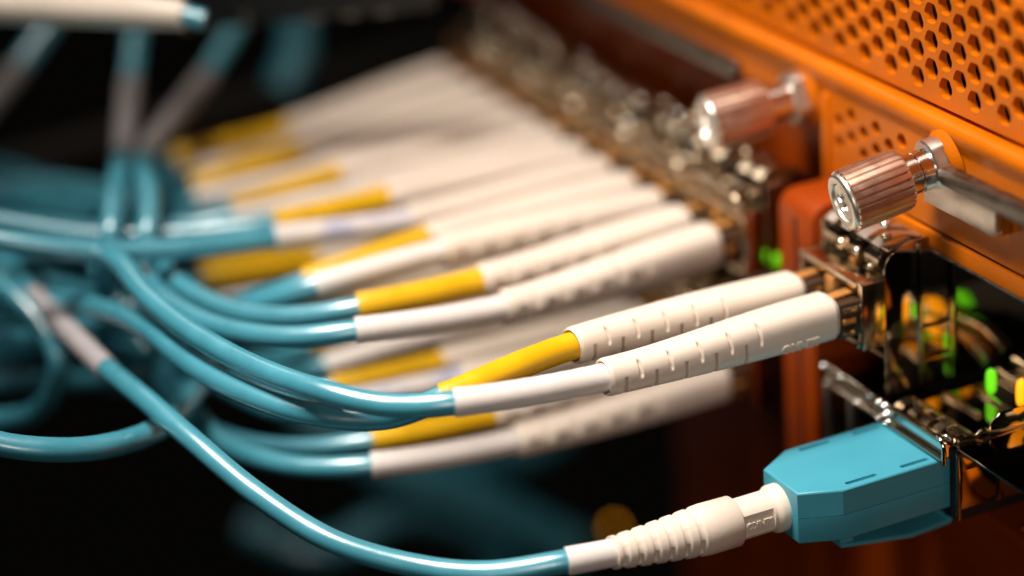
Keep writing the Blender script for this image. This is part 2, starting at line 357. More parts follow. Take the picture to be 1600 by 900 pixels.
# ------------------------------------------------------------------ cages
def finger(mb, y, w, x0, x1, z, h, th=0.14):
    n = 7; pts = []
    for k in range(n):
        u = k / (n - 1); pts.append((x0 + (x1 - x0) * u, z + h * math.sin(math.pi * min(u * 1.12, 1.0)) ** 0.8))
    mb.ribbon(pts, y - w / 2, y + w / 2, th)
def cage(label, yc, zc, group, right_wall=False):
    fm = 'satin' if right_wall else 'nickel'
    t = thing('port_cage', (5, yc, zc), label, 'port cage', group)
    w = 5.35; zt, zb = zc + 6.0, zc - 5.2
    m = MB(); m.box(5.0, 9.5, yc - w, yc + w, zt - 0.25, zt); m.build('top_plate', 'darknickel', t, bevel=0.06, segs=1)
    for s in (-1, 1):
        if s < 0 and right_wall: continue
        m = MB(); m.box(4.6, 9.5, yc + s * w - 0.15, yc + s * w + 0.15, zb, zt - 0.3); m.build('side_wall', 'nickel', t, bevel=0.06, segs=1)
    m = MB(); m.box(5.0, 9.5, yc - w + .2, yc + w - .2, zb, zb + 0.25); m.build('floor_plate', 'nickel', t)
    m = MB(); m.box(9.0, 9.4, yc - w + .2, yc + w - .2, zb + .3, zt - .3); m.build('inner_block', 'housing', t)
    for k in range(4):
        m = MB(); y = yc + (k - 1.5) * 2.55
        finger(m, y, 1.45, 4.5 + random.uniform(0, .3), 9.2, zt + 0.02, 0.95 * random.uniform(.55, 1.15)); m.build('spring_finger', fm, t, smooth=True, angle=50)
    for k in range(3):
        m = MB(); y = yc + (k - 1) * 3.5
        m.ribbon([(4.9, zt - 0.4), (4.35, zt - 0.9), (4.25, zt - 1.6), (4.7, zt - 2.3)], y - 1.1, y + 1.1, 0.15); m.build('front_finger', 'nickel', t, smooth=True, angle=50)
    # receptacle frame around the two plugs
    for dy in (-4.1, 0.0, 4.1):
        m = MB(); m.box(4.9 if dy else 4.4, 8.8, yc + dy - 0.45, yc + dy + 0.45, zb + 1.2, zt - 2.4); m.build('receptacle_post', 'copper' if dy == 0 else 'nickel', t, bevel=0.1, segs=1)
    for dy in (-2.9, 2.9):
        m = MB(); m.box(4.6, 8.8, yc + dy - 1.6, yc + dy + 1.6, zt - 3.1, zt - 2.5); m.build('receptacle_lintel', 'nickel', t, bevel=0.1, segs=1)
    for s in (-1, 1):
        m = MB(); m.box(2.0, 4.9, yc + s * 5.0 - 0.4, yc + s * 5.0 + 0.4, zc - 3.4, zc + 3.3); m.build('nose_side', 'nickel', t, bevel=0.2)
    m = MB(); m.box(1.9, 4.9, yc - 4.6, yc + 4.6, zc + 2.45, zc + 3.3); m.build('nose_lintel', 'nickel', t, bevel=0.25)
    m = MB(); m.box(1.9, 4.9, yc - 4.6, yc + 4.6, zc - 3.4, zc - 2.5); m.build('nose_sill', 'nickel', t, bevel=0.25)
    m = MB(); m.box(1.8, 4.4, yc - 0.7, yc + 0.7, zc - 2.5, zc + 2.4); m.build('nose_divider', 'copper', t, bevel=0.15)
    if not right_wall:
        m = MB(); m.tube(Path([(2.3, yc - 5.0, zc + 3.0), (1.9, yc - 4.9, zc + 4.3), (1.8, yc - 4.0, zc + 4.9), (1.8, yc, zc + 5.0), (1.8, yc + 4.0, zc + 4.9), (1.9, yc + 4.9, zc + 4.3), (2.3, yc + 5.0, zc + 3.0)]).frames(0, 13.2, .5), 0.38, 12); m.build('bail_wire', 'nickel', t, smooth=True, angle=70)
    for k in range(7):  # rounded dimples added to catch glints
        y = yc + (k % 4 - 1.5) * 2.55 + random.uniform(-.3, .3); rr = random.uniform(0.35, 0.62); top = k < 4
        x, z = (random.uniform(5.4, 7.6), zt + 0.75) if top else (4.25, zt - random.uniform(1.0, 2.2))
        rows = [[(x + rr * 1.3 * math.cos(a) * math.sin(b), y + rr * math.sin(a) * math.sin(b), z + rr * math.cos(b)) for a in [2 * math.pi * j / 14 for j in range(14)]] for b in [0.05 + 3.04 * i / 9 for i in range(10)]]
        m = MB(); m.grid(rows, True, True, True); m.build('glint_dimple', 'chrome' if k % 2 else 'nickel', t, smooth=True, angle=80)
    return t
PITCH = 11.7; Y1 = 21.3
ordinal = ['nearest', 'second', 'third', 'fourth', 'fifth', 'farthest']
cage('shiny metal port cage holding the sharp foreground connector pair', 2.9, 0.0, 'upper port cages', right_wall=True)
for k in range(6):
    cage(f'blurred metal port cage, {ordinal[k]} behind the orange post in the upper row', Y1 + 2.9 + PITCH * k, 0.0, 'upper port cages')
for k in range(5):
    cage(f'blurred metal port cage, {ordinal[k]} behind the orange post in the lower row', Y1 + 2.9 + PITCH * k, -14.6, 'lower port cages')

# polished side wall of the foreground cage, with the rounded front corner, and the empty bay it looks into
bay = thing('open_bay', (5, -8, -9), 'dark open metal bay with polished walls lit by amber and green indicators', 'cage', None)
poly = [(4.4, -8.6), (40, -8.6), (40, 4.4), (9.4, 4.4), (9.4, 6.3)] + [(7.4 + 3.0 * math.cos(math.radians(a)), 3.3 + 3.0 * math.sin(math.radians(a))) for a in range(90, 181, 10)]
m = MB(); m.prism(poly, -2.5, -2.2, 'y'); m.build('side_wall', 'darknickel', bay, bevel=0.08)
for x, w in ((8.25, 0.22), (11.8, 0.4)):
    m = MB(); m.box(x - w, x + w, -2.75, -2.45, -8.4, 4.2 if x > 9 else 5.9); m.build('wall_rib', 'darknickel', bay, bevel=0.1)
m = MB(); m.box(4.6, 40, -24, -2.6, -9.6, -9.35); m.build('floor_plate', 'darknickel', bay, bevel=0.06, segs=1)
m = MB(); m.box(4.6, 9.3, -2.4, 8.2, -9.6, -9.35); m.build('floor_plate', 'darknickel', bay, bevel=0.06, segs=1)
for x0, x1, y0, y1 in ((9.7, 10.2, -9.5, -3.8), (12.6, 13.1, -13, -5.2), (6.9, 7.2, -12.2, -3.2)):
    m = MB(); m.box(x0, x1, y0, y1, -9.34, -8.95); m.build('floor_slat', 'nickel', bay, bevel=0.12)
for k in range(5):
    y = -12.0 + k * 2.0
    m = MB(); m.ribbon([(4.7, -9.3), (5.3, -8.9), (6.1, -8.75), (6.9, -8.95), (7.3, -9.3)], y - 0.55, y + 0.55, 0.12); m.build('floor_spring', 'nickel', bay, smooth=True, angle=50)
m = MB(); m.prism([(8.6, -9.3), (13.4, -9.3), (13.4, -8.1), (12.6, -7.4), (9.6, -7.4), (8.6, -8.3)], -13.1, -12.85, 'y'); m.build('near_wall', 'darknickel', bay, bevel=0.08)
for y in (-3.6, -6.8):
    m = MB(); m.tube(Path([(8.3, -2.75, y + 1.0), (8.4, -2.75, y + 1.0), (11.6, -2.75, y + 1.0), (11.7, -2.75, y + 1.0)]).frames(0, 3.3, .4), 0.16, 10); m.build('cross_rod', 'nickel', bay, smooth=True)
for x, z, r in ((18.7, -8.5, 0.8), (16.6, -9.0, 0.45)):
    m = MB(); m.tube(Path([(x, -3.2, z), (x, -14, z), (x, -24, z)]).frames(0, 20.8, 1.0), r, 20); m.build('spring_roll', 'nickel', bay, smooth=True, angle=60)
# front lip of the lower cage: rolled edges and little folded tabs
for (x, z, y0, y1, r) in ((4.1, -9.1, -13.0, 7.6, 0.30), (3.7, -10.6, -13.0, 7.4, 0.26)):
    m = MB(); m.tube(Path([(x, y0, z), (x, (y0 + y1) / 2, z), (x, y1, z)]).frames(0, y1 - y0, .8), r, 14); m.build('rolled_edge', 'darknickel', bay, smooth=True, angle=60)
m = MB(); m.box(4.0, 4.25, -12.8, -2.9, -10.4, -9.2); m.build('front_lip', 'chrome', bay)
m = MB(); m.box(4.0, 4.25, -2.6, 7.4, -10.4, -9.2); m.build('front_lip', 'satin', bay)
for y in (7.3, 2.6):
    m = MB(); m.box(4.3, 9.4, y - 0.12, y + 0.12, -17.5, -9.7); m.build('lower_side_wall', 'nickel', bay, bevel=0.06, segs=1)
m = MB(); m.box(4.1, 9.4, -2.3, 7.4, -17.7, -17.4); m.build('lower_floor', 'nickel', bay, bevel=0.06, segs=1)
for y, z in ((7.3, -9.0), (6.9, -10.6), (4.2, -9.0), (1.4, -10.6), (-0.6, -9.0), (-2.3, -9.0), (-3.3, -9.0), (-3.6, -9.7), (-3.7, -10.6), (-2.4, -10.6)):  # chrome beads added for round highlights along the lip edges
    m = MB(); m.tube(Path([(4.0, y, z), (3.55, y, z), (3.35, y, z)]).frames(0, .65, .15), [0.36, 0.36, 0.30, 0.14, 0.08], 14); m.build('glint_bead', 'chrome', bay, smooth=True, angle=70)
for y in (7.3, 3.2, -2.4):
    m = MB(); m.box(3.75, 4.2, y - 0.25, y + 0.25, -17, -10.6); m.build('front_post', 'satin', bay, bevel=0.12)
m = MB(); m.tube(Path([(3.7, -12.9, -11.0), (3.7, -12.8, -9.4), (3.7, -12.4, -8.8), (3.9, -11.7, -8.7), (4.4, -11.2, -8.9), (4.9, -11.6, -9.1), (4.9, -12.6, -9.1)]).frames(0, 6.2, .2), 0.24, 12); m.build('wire_loop', 'chrome', bay, smooth=True, angle=70)
m = MB(); m.tube(Path([(5.2, -12.9, -9.1), (7.2, -12.9, -9.1), (7.6, -12.9, -8.8), (9.2, -12.9, -9.1), (20, -12.9, -9.1)]).frames(0, 15, .4), 0.26, 12); m.build('rolled_edge', 'nickel', bay, smooth=True, angle=70)

# polished lower cage round the blue plug, with curved near side fins
lower = thing('lower_cage', (5, -8, -14), 'polished metal cage with curved copper coloured side fins behind the blue plug', 'cage', None)
def fin(x0, x1, zt, zb, rad):
    pts = []
    for k in range(9):
        a = math.radians(90 * k / 8); pts.append((-13.35 + rad * (1 - math.cos(a)) * 0.9, zb + rad - rad * math.sin(a)))
    prof = [(-13.35, zt)] + pts
    n = len(prof); vs = []; th = 0.2
    m = MB()
    for x in (x0, x1):
        for (y, z) in prof: vs.append((x, y, z))
        for (y, z) in prof: vs.append((x, y + th, z + th * .3))
    k = 2 * n; fs = []
    for i in range(n - 1):
        fs += [(i, i + 1, k + i + 1, k + i), (n + i, k + n + i, k + n + i + 1, n + i + 1), (i, n + i, n + i + 1, i + 1), (k + i, k + i + 1, k + n + i + 1, k + n + i)]
    fs += [(0, k, k + n, n), (n - 1, 2 * n - 1, k + 2 * n - 1, k + n - 1)]
    m.add(vs, fs); return m
fin(5.3, 9.0, -9.4, -17.6, 3.0).build('side_fin', 'darknickel', lower, smooth=True, bevel=0.07)
fin(9.35, 22, -9.4, -17.8, 3.0).build('side_fin', 'darknickel', lower, smooth=True, bevel=0.07)
m = MB(); m.box(5.0, 30, -13.0, -2.6, -17.2, -9.9); m.build('cage_core', 'black', lower, bevel=0.1)
m = MB(); m.box(4.9, 5.3, -13.3, -12.9, -17.0, -9.7); m.build('corner_post', 'darknickel', lower, bevel=0.1)
m = MB(); m.box(5.2, 7.0, -13.55, -13.33, -11.9, -10.3); m.build('spring_tab', 'darknickel', lower, bevel=0.09)

# indicator light pipes in the bay
def indicator(label, loc, r, h, mat, name='indicator_light'):
    x, y, z = loc; m = MB()
    m.tube(Path([(x, y, z), (x, y, z + h * .5), (x, y, z + h)], up=Vector((1, 0, 0))).frames(0, h, h / 10), [r * math.sqrt(max(0.02, 1 - (2 * k / 10 - 1) ** 4)) for k in range(11)], 16)
    o = m.build(name, mat, None, smooth=True, angle=80)
    return tag(o, label, 'indicator', 'indicator lights in the open bay')
indicator('amber indicator light at the right edge of the bay', (14.1, -10.2, -9.2), 0.55, 2.9, 'amber')
indicator('green indicator light standing on the bay floor left of the amber one', (13.4, -6.4, -9.2), 0.5, 2.6, 'green')
indicator('tall amber indicator light facing the bay wall, nearest its front', (13.0, -14.6, -8.6), 0.85, 4.2, 'amber')
indicator('green indicator light facing the bay wall beside the tall amber one', (15.4, -14.6, -8.4), 0.75, 2.4, 'green')
indicator('amber indicator light facing the bay wall between two green ones', (18.0, -14.6, -8.8), 0.85, 3.2, 'amber')
indicator('green indicator light facing the bay wall, farthest inside', (21.5, -14.6, -8.6), 0.75, 3.0, 'green')
indicator('small green indicator low beside the divider post', (6.6, 17.2, -4.0), 0.5, 1.6, 'green')
indicator('far blurred amber indicator low in the dark', (18.2, 85.4, -67.3), 0.5, 1.2, 'amber')
# ------------------------------------------------------------------ patch cables
def boot_mesh(path, s1, hi, slots=True):
    nu = 330 if hi else 96; nv = 80 if hi else 36
    rows = []
    for i in range(nu + 1):
        s = s1 * i / nu; p, N, B = path.at(s); u = i / nu
        a = 2.12 - 0.42 * smoothstep(0.15, 1.0, u)
        e = 2.9 - 0.7 * smoothstep(0.3, 1.0, u)
        a *= 1 - 0.10 * (1 - smoothstep(0, 0.018, u)) - 0.06 * smoothstep(0.985, 1.0, u)
        row = []
        for j in range(nv):
            ph = 2 * math.pi * j / nv; c, sn = math.cos(ph), math.sin(ph)
            r = a / (abs(c) ** e + abs(sn) ** e) ** (1 / e)
            if slots:
                deg = abs(math.degrees(math.atan2(sn, c)))       # 0 top, 180 bottom
                for k in range(5):
                    s_lo = s1 - 1.5 - k * 3.0; s_hi = s_lo - 1.5
                    if k < 5:
                        w = (1 - smoothstep(0.06, 0.20, abs(s - s_hi))) * smoothstep(30, 44, deg) * (1 - smoothstep(84, 92, deg)); r -= 0.40 * w
                    w = (1 - smoothstep(0.07, 0.17, abs(s - s_lo))) * smoothstep(78, 84, deg) * (1 - smoothstep(150, 160, deg)); r -= 0.80 * w
            row.append(p + N * (c * r) + B * (sn * r))
        rows.append(row)
    # end lip turning inwards
    p, N, B = path.at(s1)
    for rr, ds in ((1.56, 0.06), (1.46, 0.0), (1.44, -1.2)):
        p, N, B = path.at(s1 + ds); rows.append([p + (N * math.cos(2 * math.pi * j / nv) + B * math.sin(2 * math.pi * j / nv)) * rr for j in range(nv)])
    p, N, B = path.at(0)
    rows.insert(0, [p + (N * math.cos(2 * math.pi * j / nv) + B * math.sin(2 * math.pi * j / nv)) * 1.5 for j in range(nv)])
    m = MB(); m.grid(rows, True, True, False); return m
def text_part(body, size, origin, ex, ey, depth, mat, parent, name='embossed_word'):
    c = bpy.data.curves.new('word', 'FONT'); c.body = body; c.size = size; c.extrude = depth; c.bevel_depth = depth * 0.3; c.resolution_u = 3; c.align_x = 'CENTER'; c.align_y = 'CENTER'
    o = bpy.data.objects.new('word', c); COL.objects.link(o)
    dg = bpy.context.evaluated_depsgraph_get(); me = bpy.data.meshes.new_from_object(o.evaluated_get(dg)); bpy.data.objects.remove(o)
    ex = Vector(ex).normalized(); ey = Vector(ey); ey = (ey - ex * ey.dot(ex)).normalized(); ez = ex.cross(ey)
    m = MB(); m.add([Vector(origin) + ex * v.co.x + ey * v.co.y + ez * v.co.z for v in me.vertices], [tuple(p.vertices) for p in me.polygons])
    return m.build(name, mat, parent)
STR = {
    'P0w': [ (0.0,0.0,0.0), (-23.4,0.0,-0.1), (-37.8,0.0,1.4), (-42.9,3.4,1.2), (-47.0,7.9,1.9), (-50.2,15.3,2.1), (-53.1,24.1,3.0), (-54.6,32.4,4.1), (-54.8,41.2,4.9), (-55.9,57.4,0.4), (-62.1,78.7,-5.7) ],
    'P0y': [ (0.0,5.8,0.0), (-23.5,5.8,0.8), (-37.8,2.6,0.8), (-42.1,5.9,-1.3), (-47.8,9.8,-0.8), (-51.4,16.3,-0.4), (-53.7,23.5,0.2), (-55.0,31.6,0.9), (-56.4,45.4,-1.3), (-61.7,63.8,-5.1), (-65.5,71.0,-5.9) ],
    'P1w': [ (0.0,21.3,0.0), (-23.2,21.3,-1.1), (-38.3,21.3,0.4), (-43.8,24.7,-0.1), (-48.0,31.1,-0.5), (-49.9,36.7,-0.4), (-50.7,43.1,-0.2), (-50.2,50.3,0.4), (-49.8,67.6,-2.7), (-55.5,87.5,-6.3), (-59.2,97.7,-8.4) ],
    'P1y': [ (0.0,27.1,0.0), (-22.9,27.1,-0.5), (-35.7,27.1,-0.0), (-40.5,30.1,-0.8), (-44.6,35.2,-1.3), (-47.1,41.2,-1.0), (-48.1,47.9,-0.4), (-47.3,55.9,-0.1), (-46.3,71.4,-1.8), (-49.1,94.3,-6.1), (-55.6,104.4,-6.1) ],
    'P2w': [ (0.0,33.0,0.0), (-24.2,33.0,1.0), (-37.6,33.0,0.7), (-40.6,35.0,-0.4), (-43.4,38.8,-2.6), (-45.9,46.0,-4.8), (-46.8,55.7,-5.2), (-46.0,67.0,-5.6), (-45.8,85.2,-7.1), (-51.1,105.6,-9.2) ],
    'P2y': [ (0.0,38.8,0.0), (-23.2,38.8,0.1), (-36.5,38.8,-1.2), (-39.7,41.8,-2.9), (-42.9,46.9,-5.2), (-44.7,56.4,-6.7), (-44.5,68.0,-7.1), (-44.0,84.0,-8.0), (-47.3,108.3,-10.0) ],
    'P3w': [ (0.0,44.7,0.0), (-22.7,44.7,0.2), (-37.5,44.7,1.8), (-45.9,45.2,2.6), (-55.3,46.5,4.1), (-63.9,49.0,6.5), (-69.2,52.2,8.1) ],
    'P3y': [ (0.0,50.5,0.0), (-22.7,50.5,0.7), (-35.4,50.5,0.9), (-43.5,52.9,1.0), (-52.6,56.2,1.9), (-61.3,59.9,4.3), (-67.1,62.2,6.1) ],
    'P4w': [ (0.0,56.4,0.0), (-23.6,56.4,-0.1), (-37.8,56.4,0.2), (-43.1,58.6,-0.3), (-50.2,65.8,-1.6), (-58.3,74.3,-1.3), (-64.3,77.6,0.1) ],
    'P4y': [ (0.0,62.2,0.0), (-23.5,62.2,-0.1), (-35.8,62.2,-0.9), (-40.8,66.1,-2.5), (-47.0,77.4,-4.3), (-54.1,92.1,-5.0), (-60.0,97.7,-3.8) ],
    'P5w': [ (0.0,68.1,0.0), (-23.1,68.1,-1.4), (-37.8,68.1,-1.4), (-41.3,71.4,-2.6), (-45.6,82.0,-4.6), (-52.0,100.6,-6.2), (-57.3,110.2,-5.9) ],
    'P5y': [ (0.0,73.9,0.0), (-23.5,73.9,-1.0), (-36.2,73.9,-1.9), (-39.0,78.9,-4.0), (-43.0,91.4,-6.6), (-49.3,112.1,-8.7), (-54.8,121.9,-8.2) ],
    'P6w': [ (0.0,79.8,0.0), (-21.7,79.8,-2.0), (-35.8,79.8,-2.7), (-38.8,84.6,-5.4), (-42.4,90.6,-11.3), (-45.0,99.4,-20.3), (-48.2,109.1,-28.1), (-55.8,121.5,-34.3) ],
    'P6y': [ (0.0,85.6,0.0), (-20.7,85.6,-2.3), (-34.4,85.6,-2.9), (-37.0,90.2,-5.6), (-40.4,94.2,-10.5), (-42.2,100.3,-19.6), (-44.3,108.7,-29.0), (-51.5,120.2,-36.7), (-57.0,126.5,-38.6) ],
    'B0w': [ (0.0,20.8,-14.6), (-23.3,20.8,-15.1), (-38.4,20.8,-13.4), (-43.6,24.2,-13.6), (-46.2,27.7,-13.7), (-48.2,33.2,-13.9), (-49.1,39.8,-13.3), (-48.9,47.3,-12.4), (-48.4,58.5,-13.2), (-52.9,75.8,-16.2), (-60.6,93.3,-19.1) ],
    'B0y': [ (0.0,26.6,-14.6), (-23.1,26.6,-14.8), (-35.9,26.6,-14.0), (-41.5,30.0,-14.7), (-45.6,35.1,-15.2), (-48.5,41.2,-15.0), (-49.4,46.9,-13.9), (-48.7,53.8,-13.6), (-48.7,65.1,-14.9), (-54.0,84.8,-20.9), (-60.2,97.9,-24.2) ],
    'B1w': [ (0.0,32.5,-14.6), (-23.6,32.5,-12.9), (-37.4,32.5,-11.9), (-41.6,36.2,-12.9), (-45.7,43.3,-11.7), (-49.0,54.1,-12.1), (-53.7,67.1,-14.3), (-63.6,81.3,-18.6) ],
    'B1y': [ (0.0,38.3,-14.6), (-23.2,38.3,-13.6), (-35.2,38.3,-13.1), (-40.1,42.3,-14.3), (-44.5,49.3,-13.6), (-47.8,60.4,-13.3), (-51.8,79.7,-16.4), (-60.4,94.0,-19.4) ],
    'B2w': [ (0.0,44.2,-14.6), (-20.5,44.2,-12.9), (-33.5,44.2,-13.3), (-37.5,47.6,-15.0), (-41.3,52.8,-15.1), (-46.3,63.4,-14.9), (-52.6,77.1,-16.8), (-61.9,89.0,-20.4) ],
    'B2y': [ (0.0,50.0,-14.6), (-20.1,50.0,-12.9), (-32.8,50.0,-13.4), (-36.8,53.2,-15.4), (-40.9,58.3,-15.9), (-44.6,68.7,-15.0), (-50.7,83.0,-15.5), (-59.4,96.0,-16.3) ],
    'B3w': [ (0.0,55.9,-14.6), (-27.8,55.9,-10.1), (-41.6,55.9,-8.8), (-45.5,59.5,-9.9), (-51.7,65.2,-11.1), (-60.0,75.7,-14.4), (-64.5,85.7,-17.7) ],
    'B3y': [ (0.0,61.7,-14.6), (-27.3,61.7,-9.2), (-40.2,61.7,-8.3), (-43.5,65.1,-9.3), (-50.1,70.6,-11.2), (-58.5,81.2,-14.4), (-63.1,91.2,-17.7) ],
    'B4y': [ (0.0,73.4,-14.6), (-24.3,73.4,-12.7), (-37.3,73.4,-11.5), (-40.2,76.5,-12.7), (-47.0,82.2,-14.5), (-55.7,93.2,-17.0), (-60.5,103.4,-20.3) ],
}
def strand(root, key, sleeve, hi, cable_r=1.08, slots=True):
    p = Path(STR[key], 0.5); s1, s2, s3 = p.marks[1], p.marks[2], p.s[-1]
    p.boot = boot_mesh(p, s1, hi, slots).build('boot', 'boot', root, smooth=True, angle=50)
    n = 32 if hi else 20
    m = MB(); fr = p.frames(s1 - 2.0, s2, 0.5); k = len(fr)
    rad = [1.27 + 0.012 * math.sin(i * 1.7) + (0.04 if i > k - 3 else 0) for i in range(k)]
    if sleeve == 'sleeve_yellow' and not hi: rad = [r_ * 1.13 for r_ in rad]
    m.tube(fr, rad, n); m.build('sleeve', sleeve, root, smooth=True, angle=50)
    m = MB(); m.tube(p.frames(s2 - 2.0, s3, 0.7), cable_r, n); m.build('cable', 'teal', root, smooth=True, angle=50)
    # plug nose between boot and cage, with its latch lever
    x, y, z = STR[key][0]
    m = MB(); m.box(x + 0.05, x + 4.9, y - 1.75, y + 1.75, z - 1.95, z + 1.5); house = m.build('plug_housing', 'housing', root, bevel=0.15)
    for q in range(3):
        m = MB(); m.box(x + 0.3, x + 1.5 + 0.2 * q, y - 2.0, y - 1.76, z - 1.6 + q * 1.1, z - 1.1 + q * 1.1); m.build('plug_rib', 'nickel' if q != 1 else 'copper', house, bevel=0.08)
    m = MB(); m.prism([(x - 0.3, z + 1.45), (x + 3.0, z + 1.75), (x + 3.0, z + 2.05), (x - 0.3, z + 1.8)], y - 0.6, y + 0.6, 'y'); m.build('latch_lever', 'copper', house, bevel=0.1)
    return p
def duplex(kw, ky, label, group, hi=False, slots=True, wsleeve='sleeve_white'):
    loc = STR[kw][0]; t = thing('fiber_patch_cable', loc, label, 'patch cable', group)
    p = None
    if kw: p = strand(t, kw, wsleeve, hi, slots=slots)
    if ky: strand(t, ky, 'sleeve_yellow', hi, slots=slots)
    return t, p
t0, p0 = duplex('P0w', 'P0y', 'sharp white twin fiber connector with yellow and white sleeves in the foreground', 'upper row of fiber patch cables', True)
q, N, B = p0.at(4.3)
text_part('SENKO', 1.25, q - N * 1.15 + Vector((0, -2.0, 0)), Vector((-1, 0, 0)), Vector((0, 0.25, -1)), 0.09, 'boot', p0.boot)
duplex('P1w', 'P1y', 'slightly blurred twin fiber connector, first behind the sharp one in the upper row', 'upper row of fiber patch cables')
duplex('P2w', 'P2y', 'blurred twin fiber connector, second behind the sharp one in the upper row', 'upper row of fiber patch cables')
duplex('P3w', 'P3y', 'blurred twin fiber connector with blue print on its white sleeve, third behind the sharp one', 'upper row of fiber patch cables', wsleeve='sleeve_print', slots=False)
duplex('P4w', 'P4y', 'blurred twin fiber connector, fourth behind the sharp one in the upper row', 'upper row of fiber patch cables', slots=False)
duplex('P5w', 'P5y', 'blurred twin fiber connector, next to last at the far end of the upper row', 'upper row of fiber patch cables', slots=False)
duplex('P6w', 'P6y', 'blurred twin fiber connector at the far end of the upper row', 'upper row of fiber patch cables', slots=False)
duplex('B0w', 'B0y', 'twin fiber connector below and behind the sharp one, nearest of the lower row', 'lower row of fiber patch cables')
duplex('B1w', 'B1y', 'blurred twin fiber connector with blue print on white sleeve, second of the lower row', 'lower row of fiber patch cables', wsleeve='sleeve_print', slots=False)
duplex('B2w', 'B2y', 'blurred shaded twin fiber connector, third of the lower row', 'lower row of fiber patch cables', slots=False)
duplex('B3w', 'B3y', 'blurred shaded twin fiber connector, farthest of the lower row', 'lower row of fiber patch cables', slots=False)

duplex('B4y', None, 'single shaded connector with a yellow sleeve, half hidden under the horizontal teal cables', 'lower row of fiber patch cables', slots=False, wsleeve='sleeve_yellow')

# ------------------------------------------------------------------ the blue plug and its trunk cable
YB = -7.2; ZT, ZM, ZB_ = -11.0, -13.55, -16.1
trunk = thing('trunk_cable', (5, YB, ZB_), 'blue rectangular plug with ribbed white boot on a teal trunk cable', 'trunk cable', None)
outline = [(4.9, -2.45), (-6.6, -2.45), (-10.15, -4.6), (-10.15, -10.4), (-6.4, -12.0), (4.9, -12.0)]
m = MB(); m.prism(outline, ZM + 0.03, ZT, 'z'); body = m.build('upper_shell', 'blue', trunk, bevel=0.18, segs=3, keep=lambda z: z > ZM + 0.5)
m = MB(); m.prism(outline, ZB_, ZM - 0.03, 'z'); m.build('lower_shell', 'blue', trunk, bevel=0.18, segs=3, keep=lambda z: z < ZM - 0.5)
m = MB(); m.prism([(a * .985 + .05, b * .985 - .1) for a, b in outline], ZM - 0.2, ZM + 0.2, 'z'); m.build('shell_seam', 'groove', trunk)
for (x0, x1, y) in ((-5.6, -2.3, -11.15), (0.2, 3.2, -11.15), (-5.6, -2.3, -3.25), (0.2, 3.2, -3.25)):
    m = MB(); n = 8; pts = [(x0 + .15 * (1 - math.sin(math.pi * k / n)) - .0, y + .24 * math.cos(math.pi * k / n)) for k in range(n + 1)] + [(x1 - .15 * (1 - math.sin(math.pi * k / n)), y - .24 * math.cos(math.pi * k / n)) for k in range(n + 1)]
    m.prism(pts, ZT - 0.3, ZT - 0.1, 'z'); g = m.build('slot_floor', 'groove', trunk)
    cut = MB(); cut.prism(pts, ZT - 0.5, ZT + 0.5, 'z'); c = cut.build('cutter', 'groove', trunk)
    md = body.modifiers.new('slot', 'BOOLEAN'); md.object = c; md.operation = 'DIFFERENCE'; md.solver = 'EXACT'
    bpy.context.view_layer.update()
    dg = bpy.context.evaluated_depsgraph_get(); me = bpy.data.meshes.new_from_object(body.evaluated_get(dg)); body.modifiers.clear(); body.data = me
    bpy.data.objects.remove(c); bpy.data.objects.remove(g)
for p_ in body.data.polygons: p_.use_smooth = p_.area < 2.0e-6
# release tab under the plug
m = MB(); m.prism([(-6.0, -17.2), (1.5, -18.3), (5.4, -18.1), (6.2, -16.9), (6.5, -17.2), (5.8, -18.6), (1.5, -18.8), (-6.0, -17.6)], YB - 3.6, YB + 3.6, 'y'); m.build('release_tab', 'blue', trunk, bevel=0.1)
m = MB(); m.box(-6.0, -4.6, YB - 3.4, YB + 3.4, -17.3, -16.0); m.build('tab_root', 'blue', trunk)
# ribbed boot along its path
TP = [(-9.9, YB, -13.75), (-13.7, YB, -13.75), (-17.0, YB, -13.72), (-25.4, YB + .1, -13.45), (-31.4, YB + .4, -12.95),
      (-37.8, -3.9, -13.5), (-42.9, -0.2, -13.0), (-48.6, 4.5, -11.0), (-52.9, 11.3, -8.0), (-56.0, 18.8, -4.9), (-57.6, 26.2, -3.6), (-58.5, 35.9, -3.8), (-59.2, 45.9, -3.5), (-60.0, 56.0, -2.9), (-59.8, 70.0, -3.3)]
tp = Path(TP, 0.4)
def ring_surface(path, prof, nv, fn=None):
    rows = []
    for s, r in prof:
        p, N, B = path.at(s); row = []
        for j in range(nv):
            a = 2 * math.pi * j / nv; rr = r + (fn(s, a) if fn else 0)
            row.append(p + (N * math.cos(a) + B * math.sin(a)) * rr)
        rows.append(row)
    return rows
m = MB(); m.grid(ring_surface(tp, [(0, 1.2), (0, 2.16), (0.12, 2.24), (0.9, 2.24), (1.15, 2.18), (1.35, 1.98), (1.5, 1.9)], 64), True, True); m.build('boot_flange', 'boot', trunk, smooth=True, angle=50)
def flat(s, a):
    # a recessed flat panel on the near side that carries the raised word
    d = math.degrees(a) % 360; d = min(d, 360 - d) if False else d
    side = math.degrees(math.atan2(math.sin(a), math.cos(a)))
    base = 1.92; lim = 1.60
    c = math.cos(a - math.radians(-90 * SIDE + 0))
    if c > 0.55 and 1.75 < s < 4.9: return min(0, lim / c - base)
    return 0
SIDE = 1 if tp.at(3)[2].y > 0 else -1
prof = [(1.3 + 0.05 * k, 1.92) for k in range(80)]
m = MB(); m.grid(ring_surface(tp, prof, 96, flat)); neck = m.build('boot_neck', 'boot', trunk, smooth=True, angle=30)
q, N, B = tp.at(3.25)
text_part('SENKO', 0.86, q + Vector((0, -1.62, 0.0)), Vector((-1, 0, 0)), Vector((0, 0, -1)), 0.09, 'boot', neck)
prof = [(5.0, 1.7), (5.02, 2.22), (5.15, 2.34), (8.0, 2.36), (8.3, 2.34)]
s = 8.3; e = 17.2
